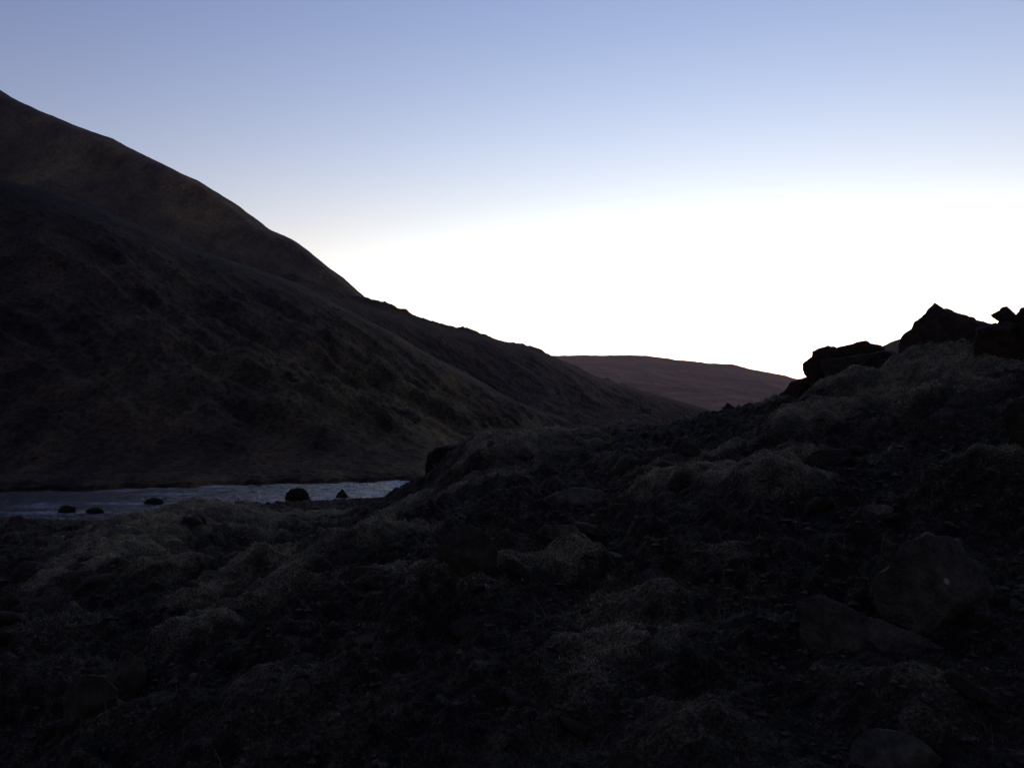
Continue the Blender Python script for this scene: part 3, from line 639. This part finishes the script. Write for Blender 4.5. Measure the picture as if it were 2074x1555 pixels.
blades('grass', 190000, lambda m, x, y: np.clip(.25 + fbm(x * .7, y * .7, o=3), 0.03, .9), .03, .10, .005, M_grass, 1.1, 'short brown grass between the stones of the near slope', 12)
blades('dry_grass', 5000, lambda m, x, y: np.clip(.2 + fbm(x * .9 + 20, y * .9, o=2), 0.03, .9), .10, .26, .0028, M_straw, 1.0, 'thin dry grass stalks scattered over the near slope', 13, seg=4)

def gravel(N, seed):
    r = np.random.default_rng(seed); t = r.uniform(math.log(1.8), math.log(26), N); s = r.uniform(-.8, .8, N); y = np.exp(t); x = s * y; h, mo = lookup(x, y)
    k = (h > 0.1) & (mo < 0.35) & (fbm(x * 1.1 + 33, y * 1.1, o=3) + 0.15 > r.uniform(-.3, .5, N)); x, y, h = x[k], y[k], h[k]; n_ = len(x)
    sz = (0.006 + 0.022 * r.uniform(size=n_) ** 3) * (y / 4.0) ** 0.7
    oc = np.array([(1, 0, 0), (0, 1, 0), (-1, 0, 0), (0, -1, 0), (.2, .1, 1), (-.1, .1, -1)]); fc = np.array([(0, 1, 4), (1, 2, 4), (2, 3, 4), (3, 0, 4), (1, 0, 5), (2, 1, 5), (3, 2, 5), (0, 3, 5)])
    a = r.uniform(0, 6.28, n_); V = oc[None] * r.uniform(.5, 1.4, (n_, 6, 3)) * np.array([1, 1, .6]); c, q = np.cos(a)[:, None], np.sin(a)[:, None]
    V = np.stack([V[..., 0] * c - V[..., 1] * q, V[..., 0] * q + V[..., 1] * c, V[..., 2]], -1) * sz[:, None, None] + np.stack([x, y, h + sz * 0.2], -1)[:, None]
    o = mesh_obj('gravel', V.reshape(-1, 3), (np.arange(n_)[:, None, None] * 6 + fc[None]).reshape(-1, 3), M_gravel, smooth=False)
    tag(o, 'broken grey gravel and small lava chips between the moss of the near slope', 'gravel', kind='stuff')
gm_, gnt, gb_ = new_mat('lava_chips'); dull(gb_, .9); M_gravel = gm_
gnt.links.new(ramp(gnt, nz(gnt, 6.0, 6, 0.9, coordn(gnt)), [(0.4, sc3((0.02, 0.02, 0.022))), (0.58, sc3((0.06, 0.06, 0.068))), (0.72, sc3((0.22, 0.22, 0.24)))]), gb_.inputs['Base Color'])
gravel(40000, 21)
# tall bent stalk standing up over the crest
def stalk(pts, r0, label):
    cu = [np.array(P(u, v, d)) for u, v, d in pts]; t = np.linspace(0, len(cu) - 1, 24)
    c = np.array([[np.interp(q, range(len(cu)), [p[k] for p in cu]) for k in range(3)] for q in t]); V = []
    for i, p in enumerate(c):
        rr = r0 * (1 - 0.7 * i / len(c))
        for a in range(5): V.append(p + rr * np.array([math.cos(a * 1.2566), math.sin(a * 1.2566), 0]))
    i = np.arange(24 * 5).reshape(24, 5); j = np.roll(i, -1, 1)
    o = mesh_obj('grass_stalk', np.array(V), np.stack([i[:-1], j[:-1], j[1:], i[1:]], -1).reshape(-1, 4), M_straw)
    return tag(o, label, 'grass stalk')
stalk([(1234,900,13), (1237,872,13), (1239,850,13), (1245,820,13), (1249,800,13)], .007, 'tall thin stalk standing over the crest right of the moss mound')
stalk([(1700,1012,6.6), (1800,1008,6.4), (1900,1008,6.2), (2000,1001,6.1), (2050,996,6.0)], .0035, 'long straw lying almost level across the dark right slope')
stalk([(1836,942,7.6), (1880,928,7.5), (1915,916,7.5), (1935,902,7.5)], .004, 'bent straw leaning up on the right slope under the moss crest')

# ---------------------------------------------------------------- thin evening haze
hm = bpy.data.materials.new('evening_haze'); hm.use_nodes = True; nt = hm.node_tree; nt.nodes.remove(nt.nodes['Principled BSDF'])
pv = nt.nodes.new('ShaderNodeVolumePrincipled'); pv.inputs['Color'].default_value = (0.98, 0.74, 0.76, 1); pv.inputs['Density'].default_value = 0.00003; pv.inputs['Anisotropy'].default_value = 0.65
nt.links.new(pv.outputs[0], nt.nodes['Material Output'].inputs['Volume'])
hx, hy0, hy1, hz0, hz1 = 4600, -600, 4600, -2.6, 520
hv = [(x, y, z) for z in (hz0, hz1) for y in (hy0, hy1) for x in (-hx, hx)]
hz = mesh_obj('haze', np.array(hv), np.array([[0, 2, 3, 1], [4, 5, 7, 6], [0, 1, 5, 4], [2, 6, 7, 3], [0, 4, 6, 2], [1, 3, 7, 5]]), hm, smooth=False)
tag(hz, 'thin warm evening haze filling the valley', kind='stuff')
